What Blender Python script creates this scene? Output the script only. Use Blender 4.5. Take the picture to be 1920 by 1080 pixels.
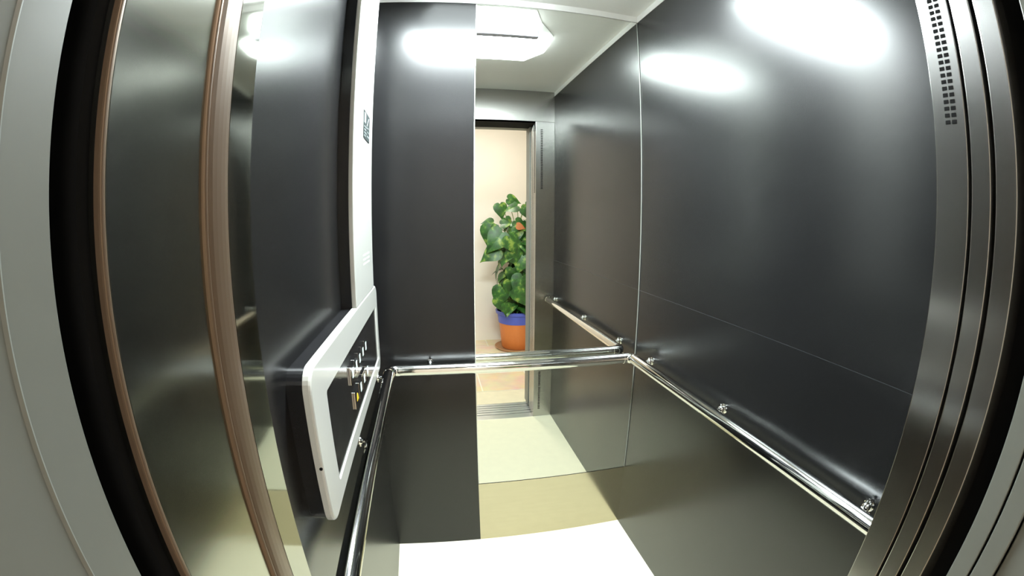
import bpy, bmesh, math, random
from mathutils import Vector, Matrix

for o in list(bpy.data.objects):
    bpy.data.objects.remove(o)
scene = bpy.context.scene
C = scene.collection
PI = math.pi

# ------------------------------------------------------------------ camera
# metres; origin on the floor under the lens, x right, y into the car, z up
CAM_H = 1.4496
yaw, pitch, roll = -0.1824, -0.1569, 0.0029
A1, A3 = 1.1473, -0.0138            # theta = A1*R + A3*R^3, R = radius / half width
cd = bpy.data.cameras.new('camera')
cd.type = 'PANO'
cd.panorama_type = 'FISHEYE_LENS_POLYNOMIAL'
cd.sensor_fit = 'HORIZONTAL'
cd.sensor_width = 36.0
cd.fisheye_fov = math.radians(200)
cd.fisheye_polynomial_k0 = 0.0
cd.fisheye_polynomial_k1 = -A1 / 18.0
cd.fisheye_polynomial_k2 = 0.0
cd.fisheye_polynomial_k3 = -A3 / 18.0 ** 3
cd.fisheye_polynomial_k4 = 0.0
cd.clip_start = 0.01
cam = bpy.data.objects.new('camera', cd)
C.objects.link(cam)
f = Vector((-math.sin(yaw) * math.cos(pitch), math.cos(yaw) * math.cos(pitch), math.sin(pitch)))
r0 = Vector((math.cos(yaw), math.sin(yaw), 0))
u0 = r0.cross(f)
r1 = math.cos(roll) * r0 + math.sin(roll) * u0
u1 = -math.sin(roll) * r0 + math.cos(roll) * u0
M = Matrix((r1, u1, -f)).transposed().to_4x4()
M.translation = (0, 0, CAM_H)
cam.matrix_world = M
scene.camera = cam

# ------------------------------------------------------------------ world, exposure
w = bpy.data.worlds.new('world')
scene.world = w
w.use_nodes = True
w.node_tree.nodes['Background'].inputs[0].default_value = (0.6, 0.6, 0.65, 1)
w.node_tree.nodes['Background'].inputs[1].default_value = 0.02
scene.view_settings.view_transform = 'Standard'
scene.view_settings.look = 'None'
scene.view_settings.exposure = 0.1
scene.view_settings.gamma = 1.0
scene.view_settings.use_curve_mapping = False
scene.cycles.max_bounces = 16
scene.cycles.glossy_bounces = 12
scene.cycles.diffuse_bounces = 6
scene.cycles.sample_clamp_indirect = 4.0
scene.cycles.blur_glossy = 0.4

LAMP = 140.0          # strength of the car's lamp
LANDING_LAMP = 115.0   # strength of the landing's lamp

# ------------------------------------------------------------------ measures
XL, XR = -0.219, 0.843      # car side walls
YF, YB = 0.344, 1.6545      # car front and back
H = 2.309                   # top of the dark panels
HC = 2.338                  # ceiling
ZD = 2.12                   # door head
JL, JR = -0.145, 0.709      # door jambs
XM = 0.16                   # left edge of mirror
ZM = 0.327                  # bottom edge of mirror
YW = -1.83                  # far wall of the landing

# ------------------------------------------------------------------ materials
def new_mat(name):
    m = bpy.data.materials.new(name)
    m.use_nodes = True
    return m, m.node_tree.nodes, m.node_tree.links, m.node_tree.nodes['Principled BSDF']

def mat(name, col, rough=0.5, metal=0.0, spec=0.5, noise=0.0, nscale=30, rnoise=0.0, stretch=None,
        bump=0.0, aniso=0.0, coat=0.0, emit=None):
    m, n, l, b = new_mat(name)
    b.inputs['Base Color'].default_value = (*col, 1)
    b.inputs['Roughness'].default_value = rough
    b.inputs['Metallic'].default_value = metal
    b.inputs['Specular IOR Level'].default_value = spec
    b.inputs['Anisotropic'].default_value = aniso
    if aniso:   # vertical grain: sheen spreads sideways
        b.inputs['Anisotropic Rotation'].default_value = 0.25
        tv = n.new('ShaderNodeCombineXYZ')
        tv.inputs[2].default_value = 1.0
        l.new(tv.outputs[0], b.inputs['Tangent'])
    if coat:
        b.inputs['Coat Weight'].default_value = coat
        b.inputs['Coat Roughness'].default_value = 0.06
    if emit:
        b.inputs['Emission Color'].default_value = (*emit[0], 1)
        b.inputs['Emission Strength'].default_value = emit[1]
    if noise or rnoise or bump:
        tc = n.new('ShaderNodeTexCoord')
        mp = n.new('ShaderNodeMapping')
        if stretch:
            mp.inputs['Scale'].default_value = stretch
        l.new(tc.outputs['Object'], mp.inputs[0])
        nz = n.new('ShaderNodeTexNoise')
        nz.inputs['Scale'].default_value = nscale
        nz.inputs['Detail'].default_value = 6
        l.new(mp.outputs[0], nz.inputs['Vector'])
        if noise:
            mx = n.new('ShaderNodeMix')
            mx.data_type = 'RGBA'
            mx.inputs[6].default_value = (*[max(0, c * (1 - noise)) for c in col], 1)
            mx.inputs[7].default_value = (*[min(1, c * (1 + noise)) for c in col], 1)
            l.new(nz.outputs['Fac'], mx.inputs[0])
            l.new(mx.outputs[2], b.inputs['Base Color'])
        if rnoise:
            mr = n.new('ShaderNodeMapRange')
            mr.inputs['To Min'].default_value = max(0.01, rough - rnoise)
            mr.inputs['To Max'].default_value = rough + rnoise
            mr.inputs['From Min'].default_value = 0.3
            mr.inputs['From Max'].default_value = 0.7
            l.new(nz.outputs['Fac'], mr.inputs['Value'])
            l.new(mr.outputs[0], b.inputs['Roughness'])
        if bump:
            bp = n.new('ShaderNodeBump')
            bp.inputs['Strength'].default_value = bump
            bp.inputs['Distance'].default_value = 0.002
            l.new(nz.outputs['Fac'], bp.inputs['Height'])
            l.new(bp.outputs[0], b.inputs['Normal'])
    return m

BLACK = mat('black_laminate', (0.007, 0.007, 0.0075), 0.26, spec=0.38, noise=0.15, nscale=5)
STEEL = mat('brushed_steel', (0.40, 0.395, 0.385), 0.25, 1.0, aniso=0.85, noise=0.05, nscale=3, stretch=(3, 3, 0.4))
STEEL_POST = mat('post_steel', (0.42, 0.42, 0.37), 0.15, 1.0, aniso=0.7, noise=0.05, nscale=3, stretch=(3, 3, 0.4))
STEEL_FINE = mat('satin_steel', (0.36, 0.365, 0.33), 0.06, 1.0, noise=0.05, nscale=3, stretch=(3, 3, 0.4))
STEEL_KICK = mat('kick_steel', (0.50, 0.46, 0.35), 0.13, 1.0, noise=0.04, nscale=8, stretch=(1, 1, 10))
CHROME = mat('chrome', (0.82, 0.83, 0.82), 0.05, 1.0, noise=0.02, nscale=20)
MIRROR = mat('mirror_silver', (0.88, 0.90, 0.86), 0.0, 1.0)
EDGE = mat('polished_edge', (0.75, 0.78, 0.72), 0.2, 0.6, noise=0.05)
TAN = mat('warm_reflection_edge', (0.14, 0.095, 0.062), 0.36, 0.45, noise=0.08, nscale=3, stretch=(2, 2, 0.6))  # brown stands in for the warm landing reflected in steel edges
DARK = mat('black_and_shade', (0.005, 0.005, 0.005), 0.8, spec=0.1, noise=0.3)  # black parts, and shade painted inside gaps, slots and grooves
GREY = mat('grey_paint', (0.125, 0.13, 0.115), 0.38, noise=0.03, nscale=60, bump=0.05)
WHITE = mat('white_plastic', (0.52, 0.52, 0.49), 0.22, noise=0.01, coat=0.3)
TRIMW = mat('white_trim', (0.93, 0.93, 0.91), 0.4, noise=0.01)
CEIL = mat('ceiling_white', (0.82, 0.82, 0.80), 0.5, noise=0.02, nscale=50)
PIANO = mat('black_gloss', (0.012, 0.012, 0.013), 0.12, noise=0.2, rnoise=0.03)
FLOORM = mat('cream_vinyl', (0.88, 0.85, 0.64), 0.42, noise=0.05, nscale=18, rnoise=0.06, bump=0.03)
ALU = mat('aluminium', (0.86, 0.87, 0.86), 0.3, 0.9, noise=0.05, nscale=30, stretch=(1, 8, 1))
WALLP = mat('cream_paint', (0.84, 0.80, 0.74), 0.7, noise=0.02, nscale=8, bump=0.05)
POT = mat('orange_plastic', (0.62, 0.20, 0.05), 0.45, noise=0.08, nscale=60, bump=0.1)
RIM = mat('blue_plastic', (0.07, 0.11, 0.52), 0.4, noise=0.06, nscale=40)
SOIL = mat('soil', (0.03, 0.02, 0.012), 0.95, noise=0.5, nscale=80, bump=0.8)
STEM = mat('green_stem', (0.20, 0.28, 0.07), 0.6, noise=0.2, nscale=40)
SAUCER = mat('terracotta', (0.42, 0.24, 0.12), 0.6, noise=0.15, nscale=30)
BROWNLEAF = mat('withered_leaf', (0.34, 0.12, 0.04), 0.6, noise=0.2)
GLYPH = mat('pale_glyph', (0.70, 0.85, 0.80), 0.3, emit=((0.7, 1.0, 0.92), 0.7), noise=0.02)
YELLOW = mat('yellow_glyph', (0.85, 0.55, 0.03), 0.3, emit=((1.0, 0.6, 0.02), 0.5), noise=0.02)
DIFF = mat('lamp_diffuser', (0.9, 0.9, 0.88), 0.5, emit=((0.89, 0.99, 1.0), LAMP), noise=0.01)
DIFF2 = mat('lamp_diffuser_dim', (0.9, 0.9, 0.88), 0.5, emit=((0.89, 0.99, 1.0), LAMP * 0.085), noise=0.01)
DIFF3 = mat('landing_diffuser', (0.9, 0.88, 0.8), 0.5, emit=((1.0, 0.94, 0.86), LANDING_LAMP), noise=0.01)
LCD = mat('lcd', (0.045, 0.055, 0.055), 0.05, spec=0.1, noise=0.2)
LCDG = mat('lcd_mark', (0.20, 0.22, 0.22), 0.9, spec=0.0, noise=0.02)

def leaf_mat():
    m, n, l, b = new_mat('variegated_leaf')
    b.inputs['Roughness'].default_value = 0.38
    tc = n.new('ShaderNodeTexCoord')
    nz = n.new('ShaderNodeTexNoise')
    nz.inputs['Scale'].default_value = 16
    nz.inputs['Detail'].default_value = 5
    l.new(tc.outputs['Object'], nz.inputs['Vector'])
    cr = n.new('ShaderNodeValToRGB')
    e = cr.color_ramp.elements
    e[0].position = 0.36; e[0].color = (0.012, 0.055, 0.010, 1)
    e[1].position = 0.66; e[1].color = (0.22, 0.33, 0.06, 1)
    k = e.new(0.54); k.color = (0.03, 0.12, 0.018, 1)
    l.new(nz.outputs['Fac'], cr.inputs[0])
    l.new(cr.outputs[0], b.inputs['Base Color'])
    b.inputs['Subsurface Weight'].default_value = 0.0
    return m
LEAF = leaf_mat()

def tile_mat():
    m, n, l, b = new_mat('landing_tile')
    b.inputs['Roughness'].default_value = 0.4
    tc = n.new('ShaderNodeTexCoord')
    mp = n.new('ShaderNodeMapping')
    mp.inputs['Location'].default_value = (0.05, 0.21, 0)
    l.new(tc.outputs['Object'], mp.inputs[0])
    br = n.new('ShaderNodeTexBrick')
    br.offset = 0.5
    br.inputs['Scale'].default_value = 1.0
    br.inputs['Brick Width'].default_value = 0.45
    br.inputs['Row Height'].default_value = 0.45
    br.inputs['Mortar Size'].default_value = 0.006
    br.inputs['Color1'].default_value = (0.64, 0.49, 0.33, 1)
    br.inputs['Color2'].default_value = (0.72, 0.60, 0.44, 1)
    br.inputs['Mortar'].default_value = (0.74, 0.70, 0.60, 1)
    l.new(mp.outputs[0], br.inputs['Vector'])
    nz = n.new('ShaderNodeTexNoise')
    nz.inputs['Scale'].default_value = 7
    nz.inputs['Detail'].default_value = 5
    l.new(tc.outputs['Object'], nz.inputs['Vector'])
    mx = n.new('ShaderNodeMix')
    mx.data_type = 'RGBA'
    mx.blend_type = 'OVERLAY'
    mx.inputs[0].default_value = 0.35
    l.new(br.outputs['Color'], mx.inputs[6])
    l.new(nz.outputs['Color'], mx.inputs[7])
    l.new(mx.outputs[2], b.inputs['Base Color'])
    return m
TILE = tile_mat()
TILE_PALE = mat('pale_stone', (0.72, 0.64, 0.46), 0.35, noise=0.12, nscale=12)

# ------------------------------------------------------------------ helpers
def add_box(bm, x0, x1, y0, y1, z0, z1, bevel=0.0, seg=2):
    ret = bmesh.ops.create_cube(bm, size=1.0)
    vs = ret['verts']
    for v in vs:
        v.co = Vector((x0 + (v.co.x + .5) * (x1 - x0), y0 + (v.co.y + .5) * (y1 - y0), z0 + (v.co.z + .5) * (z1 - z0)))
    if bevel:
        es = {e for v in vs for e in v.link_edges}
        bmesh.ops.bevel(bm, geom=list(es), offset=bevel, segments=seg, profile=0.5, affect='EDGES')

def add_prism(bm, pts, axis, a, b):
    """closed outline pts (2-D) pulled along axis from a to b"""
    def P(p, t):
        if axis == 'z': return Vector((p[0], p[1], t))
        if axis == 'x': return Vector((t, p[0], p[1]))
        return Vector((p[0], t, p[1]))
    lo = [bm.verts.new(P(p, a)) for p in pts]
    hi = [bm.verts.new(P(p, b)) for p in pts]
    k = len(pts)
    fs = [bm.faces.new(lo), bm.faces.new(hi[::-1])]
    for i in range(k):
        j = (i + 1) % k
        fs.append(bm.faces.new((lo[i], hi[i], hi[j], lo[j])))
    bmesh.ops.recalc_face_normals(bm, faces=fs)

def add_tube(bm, path, r, seg=20, caps=True):
    path = [Vector(p) for p in path]
    rings = []
    prev_n = None
    for i, p in enumerate(path):
        if i == 0: t = path[1] - p
        elif i == len(path) - 1: t = p - path[-2]
        else: t = (path[i + 1] - p).normalized() + (p - path[i - 1]).normalized()
        t.normalize()
        if prev_n is None:
            nrm = t.cross(Vector((0, 0, 1)))
            if nrm.length < 1e-3: nrm = t.cross(Vector((1, 0, 0)))
            nrm.normalize()
        else:
            nrm = (prev_n - t * prev_n.dot(t)).normalized()
        prev_n = nrm
        bn = t.cross(nrm)
        rr = r[i] if isinstance(r, (list, tuple)) else r
        rings.append([bm.verts.new(p + rr * (math.cos(2 * PI * k / seg) * nrm + math.sin(2 * PI * k / seg) * bn)) for k in range(seg)])
    fs = []
    for a, b in zip(rings[:-1], rings[1:]):
        for k in range(seg):
            fs.append(bm.faces.new((a[k], a[(k + 1) % seg], b[(k + 1) % seg], b[k])))
    for q in fs: q.smooth = True
    if caps:
        fs.append(bm.faces.new(rings[0])); fs.append(bm.faces.new(rings[-1]))
    bmesh.ops.recalc_face_normals(bm, faces=fs)

def add_lathe(bm, prof, c=(0, 0, 0), seg=48):
    rings = []
    for r, z in prof:
        if r < 1e-6:
            rings.append([bm.verts.new((c[0], c[1], c[2] + z))])
        else:
            rings.append([bm.verts.new((c[0] + r * math.cos(2 * PI * k / seg), c[1] + r * math.sin(2 * PI * k / seg), c[2] + z)) for k in range(seg)])
    fs = []
    for a, b in zip(rings[:-1], rings[1:]):
        for k in range(seg):
            j = (k + 1) % seg
            if len(a) == 1: fs.append(bm.faces.new((a[0], b[k], b[j])))
            elif len(b) == 1: fs.append(bm.faces.new((a[k], a[j], b[0])))
            else: fs.append(bm.faces.new((a[k], a[j], b[j], b[k])))
    for q in fs: q.smooth = True
    bmesh.ops.recalc_face_normals(bm, faces=fs)

def add_sphere(bm, c, r, seg=16):
    ret = bmesh.ops.create_uvsphere(bm, u_segments=seg, v_segments=seg // 2 + 2, radius=r, matrix=Matrix.Translation(c))
    for v in ret['verts']:
        for q in v.link_faces: q.smooth = True

def rrect(a0, a1, b0, b1, r, n=8):
    pts = []
    for cx, cy, s in ((a1 - r, b1 - r, 0), (a0 + r, b1 - r, 1), (a0 + r, b0 + r, 2), (a1 - r, b0 + r, 3)):
        for k in range(n + 1):
            t = (s + k / n) * PI / 2
            pts.append((cx + r * math.cos(t), cy + r * math.sin(t)))
    return pts

def obj(name, bm, m, parent=None):
    bm.normal_update()
    for e in bm.edges:
        lf = e.link_faces
        if len(lf) == 2 and (not (lf[0].smooth and lf[1].smooth) or lf[0].normal.angle(lf[1].normal, 0) > 0.7):
            e.smooth = False
    me = bpy.data.meshes.new(name)
    bm.to_mesh(me); bm.free()
    me.materials.append(m)
    o = bpy.data.objects.new(name, me)
    C.objects.link(o)
    bm = None
    if parent is not None:
        o.parent = parent
        o.matrix_parent_inverse = Matrix.Translation(parent_world(parent)).inverted()
    return o

def parent_world(p):
    t = Vector((0, 0, 0))
    while p is not None:
        t += p.location
        p = p.parent if p.parent is None or p.type == 'EMPTY' else None
    return t

def box(name, m, *a, parent=None, bevel=0.0, seg=2):
    bm = bmesh.new(); add_box(bm, *a, bevel=bevel, seg=seg)
    return obj(name, bm, m, parent)

def thing(name, label, cat, loc=(0, 0, 0), group=None):
    o = bpy.data.objects.new(name, None); C.objects.link(o)
    o.empty_display_size = 0.05
    o.location = loc; o['label'] = label; o['category'] = cat
    if group: o['group'] = group
    return o

def tag(o, label, cat, group=None):
    o['label'] = label; o['category'] = cat
    if group: o['group'] = group
    return o

def struct(o, label, cat):
    o['kind'] = 'structure'; o['label'] = label; o['category'] = cat
    return o

# ------------------------------------------------------------------ the car's shell
struct(box('floor', FLOORM, XL, XR, YF, YB, -0.04, 0.0), 'cream speckled vinyl floor of the lift car', 'floor')
struct(box('ceiling', CEIL, XL, XR, YF, YB, HC, HC + 0.04), 'plain white ceiling of the lift car', 'ceiling')
struct(box('wall_left', BLACK, XL - 0.03, XL, YF - 0.044, YB, 0.0, H), 'glossy black panel wall behind the white control panel', 'wall')
wr = bmesh.new()
add_box(wr, XR, XR + 0.03, YF - 0.055, YB, 0.0, 1.1592)
add_box(wr, XR, XR + 0.03, YF - 0.055, YB, 1.1608, H)
struct(obj('wall_right', wr, BLACK), 'large satin black panel wall right of the mirror with a faint seam', 'wall')
struct(box('trim_14', mat('seam_strip', (0.03, 0.035, 0.04), 0.5, 0.3, noise=0.02), XR + 0.0003, XR + 0.03, YF - 0.055, YB, 1.1592, 1.1608), 'thin seam strip across the right black wall above the handrail', 'seam')
wb = bmesh.new()
add_box(wb, XL - 0.03, XM, YB, YB + 0.03, 0.0, H)
add_box(wb, XM, XR + 0.03, YB + 0.006, YB + 0.03, 0.0, H)
struct(obj('wall_back', wb, BLACK), 'black rear panel left of the mirror', 'wall')
struct(box('trim_1', STEEL_KICK, XM, XR, YB, YB + 0.006, 0.0, ZM - 0.003), 'champagne steel kick panel below the mirror', 'panel')
# white lips between the dark panels and the ceiling
for n_, a, lab in ((2, (XL - 0.03, XR + 0.03, YB, YB + 0.03, H + 0.0015, HC + 0.04), 'white ceiling lip above the rear wall and mirror'),
                   (3, (XR, XR + 0.03, YF - 0.055, YB, H + 0.0015, HC + 0.04), 'white ceiling lip above the right black wall'),
                   (4, (XL - 0.03, XL, YF - 0.044, YB, H + 0.0015, HC + 0.04), 'white ceiling lip above the left black wall')):
    struct(box('trim_%d' % n_, TRIMW, *a), lab, 'trim')
# front: header and the two returns beside the doorway
struct(box('wall_front', STEEL, XL, XR, 0.286, YF, ZD, HC + 0.04), 'brushed steel header over the lift doorway', 'wall')
wfr = bmesh.new()
add_box(wfr, JR, XR, 0.285, 0.3437, 0.0, ZD - 0.001, bevel=0.0015)
struct(obj('wall_front_right', wfr, STEEL), 'brushed steel return beside the doorway with a slotted vent', 'wall')
wfl = bmesh.new()
add_prism(wfl, [(XL, .344), (XL, .300), (JL + .0010, .300), (JL, .344)], 'z', 0.0, ZD - 0.001)
struct(obj('wall_front_left', wfl, STEEL_FINE), 'thin satin steel return at the near end of the left black wall', 'wall')

# ------------------------------------------------------------------ mirror
mir = thing('mirror', 'tall frameless wall mirror above the champagne steel kick panel', 'mirror', ((XM + XR) / 2, YB, ZM))
box('mirror_glass', MIRROR, XM + 0.003, XR - 0.005, YB + 0.0005, YB + 0.006, ZM, H - 0.001, parent=mir)
box('edge_strip', EDGE, XM, XM + 0.003, YB, YB + 0.006, ZM, H - 0.001, parent=mir)
box('edge_strip', EDGE, XR - 0.004, XR - 0.0015, YB - 0.001, YB + 0.006, ZM, H - 0.001, parent=mir)
box('edge_strip', DARK, XM, XR - 0.005, YB, YB + 0.006, ZM - 0.003, ZM, parent=mir)

# ------------------------------------------------------------------ ceiling lamp
cl = thing('ceiling_light', 'bright rectangular ceiling lamp with chamfered ends in the lift car', 'lamp', (0.31, 1.25, HC))
lx0, lx1, ly0, ly1, ch = -0.13, 0.55, 1.02, 1.335, 0.07
oct_ = [(lx0 + ch, ly0), (lx1 - ch, ly0), (lx1, ly0 + .14), (lx1, ly1 - .03), (lx1 - .04, ly1), (lx0 + .04, ly1), (lx0, ly1 - .03), (lx0, ly0 + .14)]
bm = bmesh.new(); add_prism(bm, oct_, 'z', HC - 0.028, HC - 0.004); obj('diffuser', bm, DIFF, cl)
sk = [(lx0 + ch - .003, ly0 - .006), (lx1 - ch + .003, ly0 - .006), (lx1 + .006, ly0 + .138), (lx1 + .006, ly1 - .028), (lx1 - .037, ly1 + .001), (lx0 + .037, ly1 + .001), (lx0 - .006, ly1 - .028), (lx0 - .006, ly0 + .138)]
bm = bmesh.new()
for z0_, z1_, a_, b_ in ((HC - .030, HC - .004, sk, oct_),):
    n_ = len(a_)
    L_ = [[bm.verts.new((p[0], p[1], z)) for p in pl] for pl, z in ((a_, z1_), (a_, z0_), ([(q[0] * .999 + .21 * .001, q[1]) for q in b_], z0_), ([(q[0] * .999 + .21 * .001, q[1]) for q in b_], z1_))]
    for A_, B_ in zip(L_, L_[1:] + L_[:1]):
        for i in range(n_):
            bm.faces.new((A_[i], A_[(i + 1) % n_], B_[(i + 1) % n_], B_[i]))
bmesh.ops.recalc_face_normals(bm, faces=list(bm.faces))
obj('glow_skirt', bm, DIFF2, cl)  # added ring, made to glow so the ceiling gets brighter
oct2 = [(lx0 + .08, 1.375), (lx1 - 0.09, 1.375), (lx1 - 0.09, 1.47), (lx1 - 0.14, 1.58), (lx0 + 0.13, 1.58), (lx0 + .08, 1.47)]
bm = bmesh.new(); add_prism(bm, oct2, 'z', HC - 0.022, HC - 0.004); obj('diffuser', bm, DIFF2, cl)
box('cross_bar', mat('grey_bar', (0.35, 0.34, 0.40), 0.5, noise=0.03), lx0 + 0.05, lx1 - 0.07, 1.337, 1.373, HC - 0.036, HC - 0.002, parent=cl, bevel=0.002)
bm = bmesh.new()
add_prism(bm, [(lx0 - .01, ly0 + .135), (lx0 + ch, ly0 - .012), (lx1 - ch, ly0 - .012), (lx1 + .012, ly0 + .135), (lx1 + .012, 1.33), (lx1 - .08, 1.47), (lx1 - .13, 1.59), (lx0 + .12, 1.59), (lx0 + .07, 1.47), (lx0 - .01, 1.33)], 'z', HC - 0.004, HC)
obj('mounting_plate', bm, TRIMW, cl)

# ------------------------------------------------------------------ handrail
RZ, RR = 0.889, 0.021
rx0, rx1, ry1, ryf = -0.169, 0.797, 1.600, 0.372
hr = thing('handrail', 'polished chrome handrail running around three sides of the lift car', 'handrail', (0.31, 1.0, RZ))
def seg_tube(name, pts, r, parent, m=CHROME, seg=28):
    bm = bmesh.new(); add_tube(bm, pts, r, seg); return obj(name, bm, m, parent)
E_ = 0.035
seg_tube('rail', [(rx1, ryf, RZ), (rx1, ry1 - E_, RZ)], RR, hr)
seg_tube('rail', [(rx1 - E_, ry1, RZ), (rx0 + E_, ry1, RZ)], RR, hr)
seg_tube('rail', [(rx0, ry1 - E_, RZ), (rx0, ryf, RZ)], RR, hr)
def arc(cx, cy, a0, a1, r, n=7):
    return [(cx + r * math.cos(a0 + (a1 - a0) * k / n), cy + r * math.sin(a0 + (a1 - a0) * k / n), RZ) for k in range(n + 1)]
seg_tube('elbow', [(rx1, ry1 - E_ - .003, RZ)] + arc(rx1 - E_ * .8, ry1 - E_ * .8, 0, PI / 2, E_ * .8) + [(rx1 - E_ - .003, ry1, RZ)], RR + .0012, hr)
seg_tube('elbow', [(rx0 + E_ + .003, ry1, RZ)] + arc(rx0 + E_ * .8, ry1 - E_ * .8, PI / 2, PI, E_ * .8) + [(rx0, ry1 - E_ - .003, RZ)], RR + .0012, hr)
for x in (rx0, rx1):
    bm = bmesh.new(); add_tube(bm, [(x, ryf - .006, RZ), (x, ryf - .004, RZ), (x, ryf + .001, RZ)], [RR * .6, RR + .001, RR + .001], 28)
    obj('end_cap', bm, CHROME, hr)
def bracket(p, d):
    """stand-off from wall point p in direction d towards the rail"""
    p = Vector(p); d = Vector(d)
    z = Vector((0, 0, 1))
    L = 0.030
    bm = bmesh.new()
    add_tube(bm, [p + d * 0.0, p + d * 0.003, p + d * 0.005], [0.015, 0.015, 0.011], 20)
    b = obj('bracket', bm, CHROME, hr)
    bm = bmesh.new(); add_tube(bm, [p + d * 0.004, p + d * L], 0.0055, 16); add_sphere(bm, p + d * 0.014, 0.0118)
    add_tube(bm, [p + d * 0.015 - z * 0.016, p + d * 0.015 + z * 0.018], 0.004, 12)
    o = obj('stem', bm, CHROME, b)
    return b
for y in (1.50, 1.01, 0.43): bracket((XR, y, RZ + .012), (-1, 0, 0))
for y in (1.50, 1.03, 0.50): bracket((XL, y, RZ + .012), (1, 0, 0))
for x in (-0.015,): bracket((x, YB, RZ + .012), (0, -1, 0))

# ------------------------------------------------------------------ control panel
cp = thing('control_panel', 'wide white framed lift control panel with black fascia and tall white column on left wall', 'control panel', (XL, 1.02, 0.965))
XF, XB2 = -0.180, -0.193
fy0, fy1, fz0, fz1 = 0.590, 1.432, 0.968, 1.243
iy0, iy1, iz0, iz1 = 0.682, 1.390, 1.008, 1.176
bm = bmesh.new(); add_prism(bm, rrect(fy0 + .002, fy1 - .004, fz0 + .004, fz1 - .003, .03), 'x', XL, XB2); obj('housing', bm, PIANO, cp)
# frame: rounded ring with eased edges
def ring_mesh(outer, inner, xb, xf, e=0.003):
    bm = bmesh.new()
    n = len(outer)
    def loop(pts, x): return [bm.verts.new((x, p[0], p[1])) for p in pts]
    def inset(pts, d):
        cy = sum(p[0] for p in pts) / len(pts); cz = sum(p[1] for p in pts) / len(pts)
        hy = max(abs(p[0] - cy) for p in pts); hz = max(abs(p[1] - cz) for p in pts)
        return [(cy + (p[0] - cy) * (1 - d / hy), cz + (p[1] - cz) * (1 - d / hz)) for p in pts]
    loops = [loop(inset(outer, -0.0), xb), loop(outer, xf - e), loop(inset(outer, e * .35), xf - e * .35), loop(inset(outer, e), xf),
             loop(inset(inner, -e * .6), xf), loop(inner, xf - e * .6), loop(inner, xb)]
    fs = []
    for a, b in zip(loops, loops[1:] + loops[:1]):
        for i in range(n):
            j = (i + 1) % n
            fs.append(bm.faces.new((a[i], a[j], b[j], b[i])))
    bmesh.ops.recalc_face_normals(bm, faces=fs)
    return bm
obj('frame', ring_mesh(rrect(fy0, fy1, fz0, fz1, .034), rrect(iy0, iy1, iz0, iz1, .006), XB2, XF, 0.004), WHITE, cp)
bm = bmesh.new(); add_prism(bm, rrect(iy0, iy1, iz0, iz1, .006), 'x', XB2 + 0.001, XF - 0.003); fascia = obj('fascia', bm, PIANO, cp)
bm = bmesh.new(); add_tube(bm, [(XF - .004, fy0 + .001, 1.085), (XF - .004, fy0 - .0008, 1.085)], 0.0028, 14)
obj('lock', bm, DARK, cp)
# two rows of push buttons
def button(y, z, dy, dz, glyph):
    bm = bmesh.new(); add_box(bm, XF - 0.0035, XF + 0.0010, y, y + dy, z, z + dz, bevel=0.0010)
    b = obj('button', bm, CHROME, cp)
    bm = bmesh.new(); add_box(bm, XF + 0.0005, XF + 0.0016, y + .006, y + dy - .006, z + .005, z + dz - .005, bevel=0.0006)
    obj('button_cap', bm, PIANO, b)
    bm = bmesh.new()
    if glyph is YELLOW:
        add_prism(bm, [(y + dy * .32, z + dz * .3), (y + dy * .68, z + dz * .3), (y + dy * .60, z + dz * .62), (y + dy * .5, z + dz * .72), (y + dy * .40, z + dz * .62)], 'x', XF + .0014, XF + .0020)
    else:
        add_box(bm, XF + .0014, XF + .0020, y + dy * .36, y + dy * .64, z + dz * .25, z + dz * .75)
    obj('glyph', bm, glyph, b)
for k in range(5): button(0.892 + k * 0.0525, 1.106, 0.0515, 0.040, GLYPH)
for k in range(4): button(0.915 + k * 0.060, 1.040, 0.058, 0.040, YELLOW if k == 0 else GLYPH)
# column above
cy0, cy1 = 1.045, 1.378
bm = bmesh.new(); add_box(bm, XL, XB2, cy0 + .004, cy1 - .004, fz1 - 0.02, H - .001); obj('column_housing', bm, PIANO, cp)
bm = bmesh.new(); add_box(bm, XB2, XF - .001, cy0, cy1, fz1 - 0.001, H - .001, bevel=.0025, seg=3); obj('column_cover', bm, WHITE, cp)
bm = bmesh.new(); add_box(bm, XF - .0012, XF + .0006, 1.190, 1.302, 1.672, 1.748, bevel=.0004); dsp = obj('display', bm, LCD, cp)
bm = bmesh.new()
add_box(bm, XF + .0005, XF + .0011, 1.196, 1.225, 1.715, 1.743)
for k in range(4): add_box(bm, XF + .0005, XF + .0011, 1.200, 1.230 + .012 * (k % 2), 1.678 + .0085 * k, 1.681 + .0085 * k)
for k in range(3): add_box(bm, XF + .0005, XF + .0011, 1.256, 1.294 - .008 * k, 1.684 + .012 * k, 1.687 + .012 * k)
add_prism(bm, [(1.245, 1.712), (1.252, 1.712), (1.285, 1.740), (1.278, 1.740)], 'x', XF + .0005, XF + .0011)
obj('display_marks', bm, LCDG, dsp)
bm = bmesh.new()
for i in range(2):
    for k in range(3):
        add_box(bm, XF - .0012, XF - .0004, 1.185 + i * .065, 1.235 + i * .065, 1.330 + k * .012, 1.334 + k * .012)
obj('speaker_slots', bm, mat('slot_white', (0.95, 0.95, 0.93), 0.4, noise=0.01), cp)  # slots drawn as near-white bars

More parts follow.
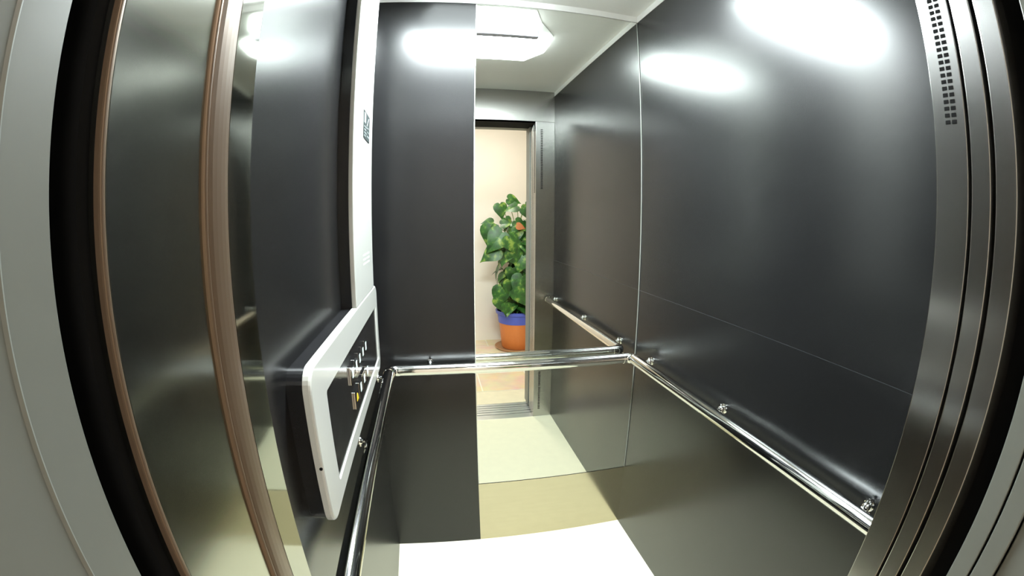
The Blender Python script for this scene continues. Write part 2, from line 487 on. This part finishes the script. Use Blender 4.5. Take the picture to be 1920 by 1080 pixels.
# ------------------------------------------------------------------ vent slots in the right return
def vent_reveal():
    t = thing('vent_grille', 'column of double vent slots in the steel jamb strip nearest the right black wall', 'vent', (JR, .311, 1.62))
    k = 0
    z = 1.625
    while z < 2.06:
        bm = bmesh.new()
        add_box(bm, JR - .0008, JR + .004, .3005, .3095, z, z + .0062, bevel=.0004, seg=1)
        add_box(bm, JR - .0008, JR + .004, .3125, .3215, z, z + .0062, bevel=.0004, seg=1)
        obj('slot', bm, DARK, t)
        z += .0105; k += 1
    return t
vent_reveal()
def vent_inner(z0, z1, lab):
    t = thing('vent_grille', lab, 'vent', (.750, YF, z0))
    z = z0
    while z < z1:
        bm = bmesh.new()
        add_box(bm, .743, .758, YF - .003, YF + .0006, z, z + .006)
        obj('slot', bm, DARK, t)
        z += .012
vent_inner(1.65, 2.07, 'upper column of vent slots on the return face seen only in the mirror')
vent_inner(0.06, 0.36, 'lower column of vent slots near the floor seen only in the mirror')

# ------------------------------------------------------------------ sliding doors, open to the right
def door_leaf(n, y0, y1, x0, width, m, lab, z0=0.012):
    bm = bmesh.new(); add_box(bm, x0, x0 + width, y0, y1, z0, ZD - .004, bevel=.0018)
    return struct(obj('door_%d' % n, bm, m), lab, 'door')
door_leaf(1, .2455, .2795, JR, .43, STEEL, 'leading edge of first open steel car door beside the vented jamb')
door_leaf(2, .2010, .2375, JR, .43, STEEL, 'leading edge of second open steel car door between two black gaps')
door_leaf(3, .1225, .1570, JR, .43, GREY, 'first open grey landing door edge beyond the widest black gap')
door_leaf(4, .0820, .1180, JR, .43, GREY, 'second open grey landing door edge between thin dark grooves')
for n_, a, lab in ((5, (JR + .03, JR + .45, .2375, .2455, 0.0, ZD), 'black filler standing for shade between the two open steel car doors'),
                   (6, (JR + .06, JR + .45, .157, .201, 0.0, ZD), 'broad black filler standing for shade between car doors and landing doors'),
                   (7, (JR + .02, JR + .45, .118, .1225, 0.0, ZD), 'thin black filler standing for shade between the two grey landing doors')):
    struct(box('trim_%d' % n_, DARK, *a), lab, 'gap')  # black boxes fill the gaps in place of their shade
# closing side: steel strike post, landing's warm reflection painted brown on its edges
sp = thing('strike_post', 'brushed steel door post with brown rounded edges at left of the doorway', 'door post', (-.17, .23, 0))
bm = bmesh.new(); add_box(bm, JL - .012, JL, .166, .262, 0.0, ZD - .003, bevel=.001); obj('steel_face', bm, STEEL_POST, sp)
def bulge(y0, y1, x0, h, n=8):
    pts = [(JL - .004, y0)]
    for k in range(n + 1):
        t = PI * k / n
        pts.append((x0 + h * math.sin(t) ** .6, y0 + (y1 - y0) * (1 - math.cos(t)) / 2))
    pts.append((JL - .004, y1))
    return pts
def smooth_prism(pts, z0, z1):
    bm = bmesh.new(); add_prism(bm, pts, 'z', z0, z1)
    return bm
obj('rounded_edge', smooth_prism(bulge(.2665, .2985, JL - .001, .005), 0, ZD - .003), TAN, sp)
obj('rounded_edge', smooth_prism(bulge(.2610, .2663, JL - .001, .004), 0, ZD - .003), TAN, sp)
obj('rounded_edge', smooth_prism(bulge(.1622, .1662, JL - .001, .0018), 0, ZD - .003), TAN, sp)
struct(box('trim_8', DARK, -.24, JL - .0125, .159, .2995, 0, ZD), 'black filler standing for shade left of the steel door post', 'gap')  # black box painted as the shade beside the post
# grey painted landing frame
bm = bmesh.new()
add_prism(bm, [(-.21, .131), (JL - .001, .131), (JL, .130), (JL, .1040), (JL + .0012, .1025), (JL, .1010), (-.152, .002), (-.158, -.008), (-.27, -.008), (-.27, .10), (-.21, .10)], 'z', 0, ZD)
struct(obj('trim_9', bm, GREY), 'grey painted landing door frame with a raised edge at far left', 'door frame')
bm = bmesh.new()
add_box(bm, JR + .010, JR + .10, -.008, .0785, 0, ZD, bevel=.002)
struct(obj('trim_10', bm, GREY), 'grey painted landing door frame at far right', 'door frame')
struct(box('trim_11', GREY, -.27, JR + .10, -.008, .0785, ZD, ZD + .09, bevel=.002), 'grey painted head of the landing door frame', 'door frame')
struct(box('trim_12', DARK, -.27, JR + .46, .0785, .286, ZD, ZD + .06), 'black door track housing over the doorway', 'door head')

# ------------------------------------------------------------------ sills
def sill(lab, y0, y1, grooves, z1=0.0):
    t = thing('door_sill', lab, 'sill', (.28, (y0 + y1) / 2, -.04))
    bm = bmesh.new()
    ys = [y0] + [v for g in grooves for v in g] + [y1]
    for a, b in zip(ys[0::2], ys[1::2]):
        add_box(bm, -.20, JR + .40, a, b, -.02, z1, bevel=.001)
    add_box(bm, -.20, JR + .40, y0, y1, -.04, -.019)
    obj('tread', bm, ALU, t)
    for a, b in grooves:
        bm = bmesh.new(); add_box(bm, -.20, JR + .40, a + .0005, b - .0005, -.0195, -.014)
        obj('groove', bm, DARK, t)
sill('grooved aluminium car sill at the edge of the cream floor', .186, .343, ((.212, .224), (.257, .269)))
sill('grooved aluminium landing sill next to the pale stone threshold', .062, .174, ((.094, .106), (.134, .146)))

# ------------------------------------------------------------------ the landing
LX0, LX1, LH = -1.1, 2.1, 2.6
struct(box('floor_landing', TILE, LX0, LX1, YW, -.21, -.04, 0.0), 'brown and beige tiled landing floor outside the lift', 'floor')
struct(box('trim_13', TILE_PALE, LX0, LX1, -.205, .060, -.04, 0.0), 'pale stone threshold strip in front of the lift doorway', 'threshold')
struct(box('wall_landing_back', WALLP, LX0, LX1, YW - .08, YW, 0, LH), 'cream painted landing wall behind the potted plant', 'wall')
struct(box('wall_landing_left', WALLP, LX0 - .08, LX0, YW, .06, 0, LH), 'cream painted landing side wall, out of view at left', 'wall')
struct(box('wall_landing_right', WALLP, LX1, LX1 + .08, YW, .06, 0, LH), 'cream painted landing side wall, out of view at right', 'wall')
bm = bmesh.new()
add_box(bm, LX0, -.271, 0.0, .06, 0, LH)
add_box(bm, JR + .101, LX1, 0.0, .06, 0, LH)
add_box(bm, -.271, JR + .101, 0.0, .06, ZD + .091, LH)
struct(obj('wall_landing_front', bm, WALLP), 'cream painted landing wall around the lift door frame', 'wall')
struct(box('ceiling_landing', CEIL, LX0, LX1, YW, .06, LH, LH + .05), 'white landing ceiling', 'ceiling')
ll = thing('landing_light', 'round ceiling lamp on the landing outside the lift', 'lamp', (.5, -.85, LH))
bm = bmesh.new(); add_lathe(bm, [(0, -.06), (.10, -.055), (.14, -.03), (.15, -.012)], (.5, -.85, LH)); obj('diffuser', bm, DIFF3, ll)
bm = bmesh.new(); add_lathe(bm, [(.165, 0), (.165, -.02), (.15, -.022), (.15, 0)], (.5, -.85, LH)); obj('rim', bm, TRIMW, ll)

# ------------------------------------------------------------------ potted plant on the landing
PX, PY = 0.945, -1.48
sc_ = obj('plant_saucer', (lambda b: (add_lathe(b, [(0, .0), (.235, .0), (.255, .022), (.248, .024), (.228, .008), (0, .008)], (PX, PY, .0005)), b)[1])(bmesh.new()), SAUCER)
tag(sc_, 'brown saucer under the orange plant pot', 'saucer')
pp = thing('potted_plant', 'tall leafy green climbing plant in an orange pot with blue rim, by the landing wall', 'plant', (PX, PY, .009))
bm = bmesh.new(); add_lathe(bm, [(0, 0), (.165, 0), (.175, .012), (.205, .30), (.200, .30), (.17, .02), (0, .02)], (PX, PY, .0095)); obj('pot', bm, POT, pp)
bm = bmesh.new(); add_lathe(bm, [(.200, .29), (.212, .292), (.222, .385), (.240, .395), (.244, .425), (.236, .43), (.226, .425), (.205, .30), (.198, .29)], (PX, PY, .0095)); obj('rim_band', bm, RIM, pp)
bm = bmesh.new(); add_lathe(bm, [(0, .385), (.10, .39), (.213, .375)], (PX, PY, .0095)); obj('soil', bm, SOIL, pp)

rng = random.Random(7)
def leaf(bm, c, L, direc, up, fold=0.25, droop=0.35):
    """heart leaf: c = stalk end, direc = towards the tip, up = face normal"""
    d = Vector(direc).normalized()
    n = Vector(up); n = (n - d * n.dot(d))
    if n.length < 1e-3: n = Vector((0, 0, 1)) - d * d.z
    n.normalize(); s = d.cross(n)
    prof = [(-.10, .20), (-.06, .34), (.08, .45), (.25, .46), (.42, .40), (.60, .28), (.78, .15), (.92, .055)]
    mids, lf, rt = [], [], []
    c = Vector(c)
    for t, wd in prof:
        bend = -droop * max(0, t) ** 2
        mids.append(bm.verts.new(c + d * L * max(t, 0.0 if t < 0 else t) + n * L * bend))
        for arr, sg in ((lf, 1), (rt, -1)):
            a = []
            for q in (.5, 1.0):
                wv = wd * q
                a.append(bm.verts.new(c + d * L * (t if q == 1 else t) + s * sg * L * wv + n * L * (bend + fold * wv - .25 * wv * wv * 2)))
            arr.append(a)
    tip = bm.verts.new(c + d * L * 1.05 - n * L * droop * 1.1)
    fs = []
    for i in range(len(prof) - 1):
        for arr in (lf, rt):
            fs.append(bm.faces.new((mids[i], arr[i][0], arr[i + 1][0], mids[i + 1])))
            fs.append(bm.faces.new((arr[i][0], arr[i][1], arr[i + 1][1], arr[i + 1][0])))
    for arr in (lf, rt):
        fs.append(bm.faces.new((mids[-1], arr[-1][0], tip)))
        fs.append(bm.faces.new((arr[-1][0], arr[-1][1], tip)))
    for q in fs: q.smooth = True

fol = bmesh.new(); stm = bmesh.new(); brown = bmesh.new()
def stalk(a, b, r=.004, sag=.05):
    a = Vector(a); b = Vector(b)
    m_ = (a + b) / 2 + Vector((0, 0, sag))
    pts = [a.lerp(m_, t).lerp(m_.lerp(b, t), t) for t in (0, .25, .5, .75, 1)]
    add_tube(stm, pts, r, 7)
# main stems climbing a pole
for k in range(7):
    a = 2 * PI * k / 7
    x0, y0 = PX + .07 * math.cos(a), PY + .07 * math.sin(a)
    top = 1.15 + .1 * rng.random()
    add_tube(stm, [(x0, y0, .38), (x0 + .02 * math.sin(k), y0, .7), (PX + .05 * math.cos(a + 1), PY + .05 * math.sin(a + 1), .95), (PX + .06 * math.cos(a + 2), PY + .06 * math.sin(a + 2), top)], .007, 8)
# measured leaves: (x, z, y offset towards the lift, length, tip angle in the x-z plane, degrees)
hand = [(.74, 1.60, .05, .17, -80), (.83, 1.66, .02, .15, -15), (.93, 1.58, .05, .15, 200), (1.02, 1.60, .03, .16, -50), (1.00, 1.56, .06, .13, -70),
        (.66, 1.40, .10, .13, 182), (.74, 1.38, .12, .12, 10), (.63, 1.37, .14, .24, -100), (.74, 1.30, .22, .27, -130), (.80, 1.26, .24, .22, -60),
        (.70, 1.12, .18, .22, -150), (.84, 1.12, .22, .22, -60), (.95, 1.20, .2, .2, -90), (1.05, 1.25, .15, .22, -70), (.96, 1.05, .22, .2, -110),
        (1.05, 1.00, .2, .24, -80), (.85, .92, .2, .16, -100), (.82, .80, .24, .22, -75), (.95, .84, .26, .24, -110), (.90, .72, .27, .24, -60),
        (1.02, .70, .24, .22, -90), (.74, .72, .22, .22, -110), (.70, .62, .22, .18, -70), (.78, .55, .24, .14, -90), (1.12, .80, .2, .22, -60),
        (1.15, 1.1, .16, .22, -50), (1.1, 1.4, .1, .2, -30), (.90, 1.42, .1, .15, -40), (.80, 1.45, .05, .12, -60)]
for (x, z, dy, L, ang) in hand:
    a = math.radians(ang)
    c = Vector((x, PY + dy, z))
    leaf(fol, c, L, (math.cos(a), .15, math.sin(a)), (rng.uniform(-.3, .3), 1, .45), fold=rng.uniform(.05, .3), droop=rng.uniform(.1, .35))
    root = Vector((PX + rng.uniform(-.05, .05), PY + rng.uniform(-.04, .06), max(.42, z - rng.uniform(.12, .3))))
    if z > 1.35: root = Vector((PX + rng.uniform(-.06, .03), PY + .02, 1.15))
    stalk(root, c, .004, .03)
for k in range(150):
    z = .48 + .95 * rng.random() ** .9
    a = rng.uniform(0, 2 * PI)
    rad = rng.uniform(.06, .22) * (1.0 if z < 1.3 else .7)
    c = Vector((PX + rad * math.cos(a), PY + rad * math.sin(a), z))
    el = rng.uniform(-1.3, -.2)
    d = Vector((math.cos(a) * math.cos(el), math.sin(a) * math.cos(el), math.sin(el)))
    leaf(fol, c, rng.uniform(.10, .19), d, (math.cos(a), math.sin(a), .8), fold=rng.uniform(.05, .35), droop=rng.uniform(.1, .4))
    if k % 2 == 0: stalk((PX + .3 * (c.x - PX), PY + .3 * (c.y - PY), z - .15), c, .003, .02)
leaf(brown, (.90, PY + .18, 1.37), .10, (.9, .1, -.2), (0, 1, .6), .2, .3)
obj('foliage', fol, LEAF, pp)
obj('stem', stm, STEM, pp)
obj('withered_leaf', brown, BROWNLEAF, pp)
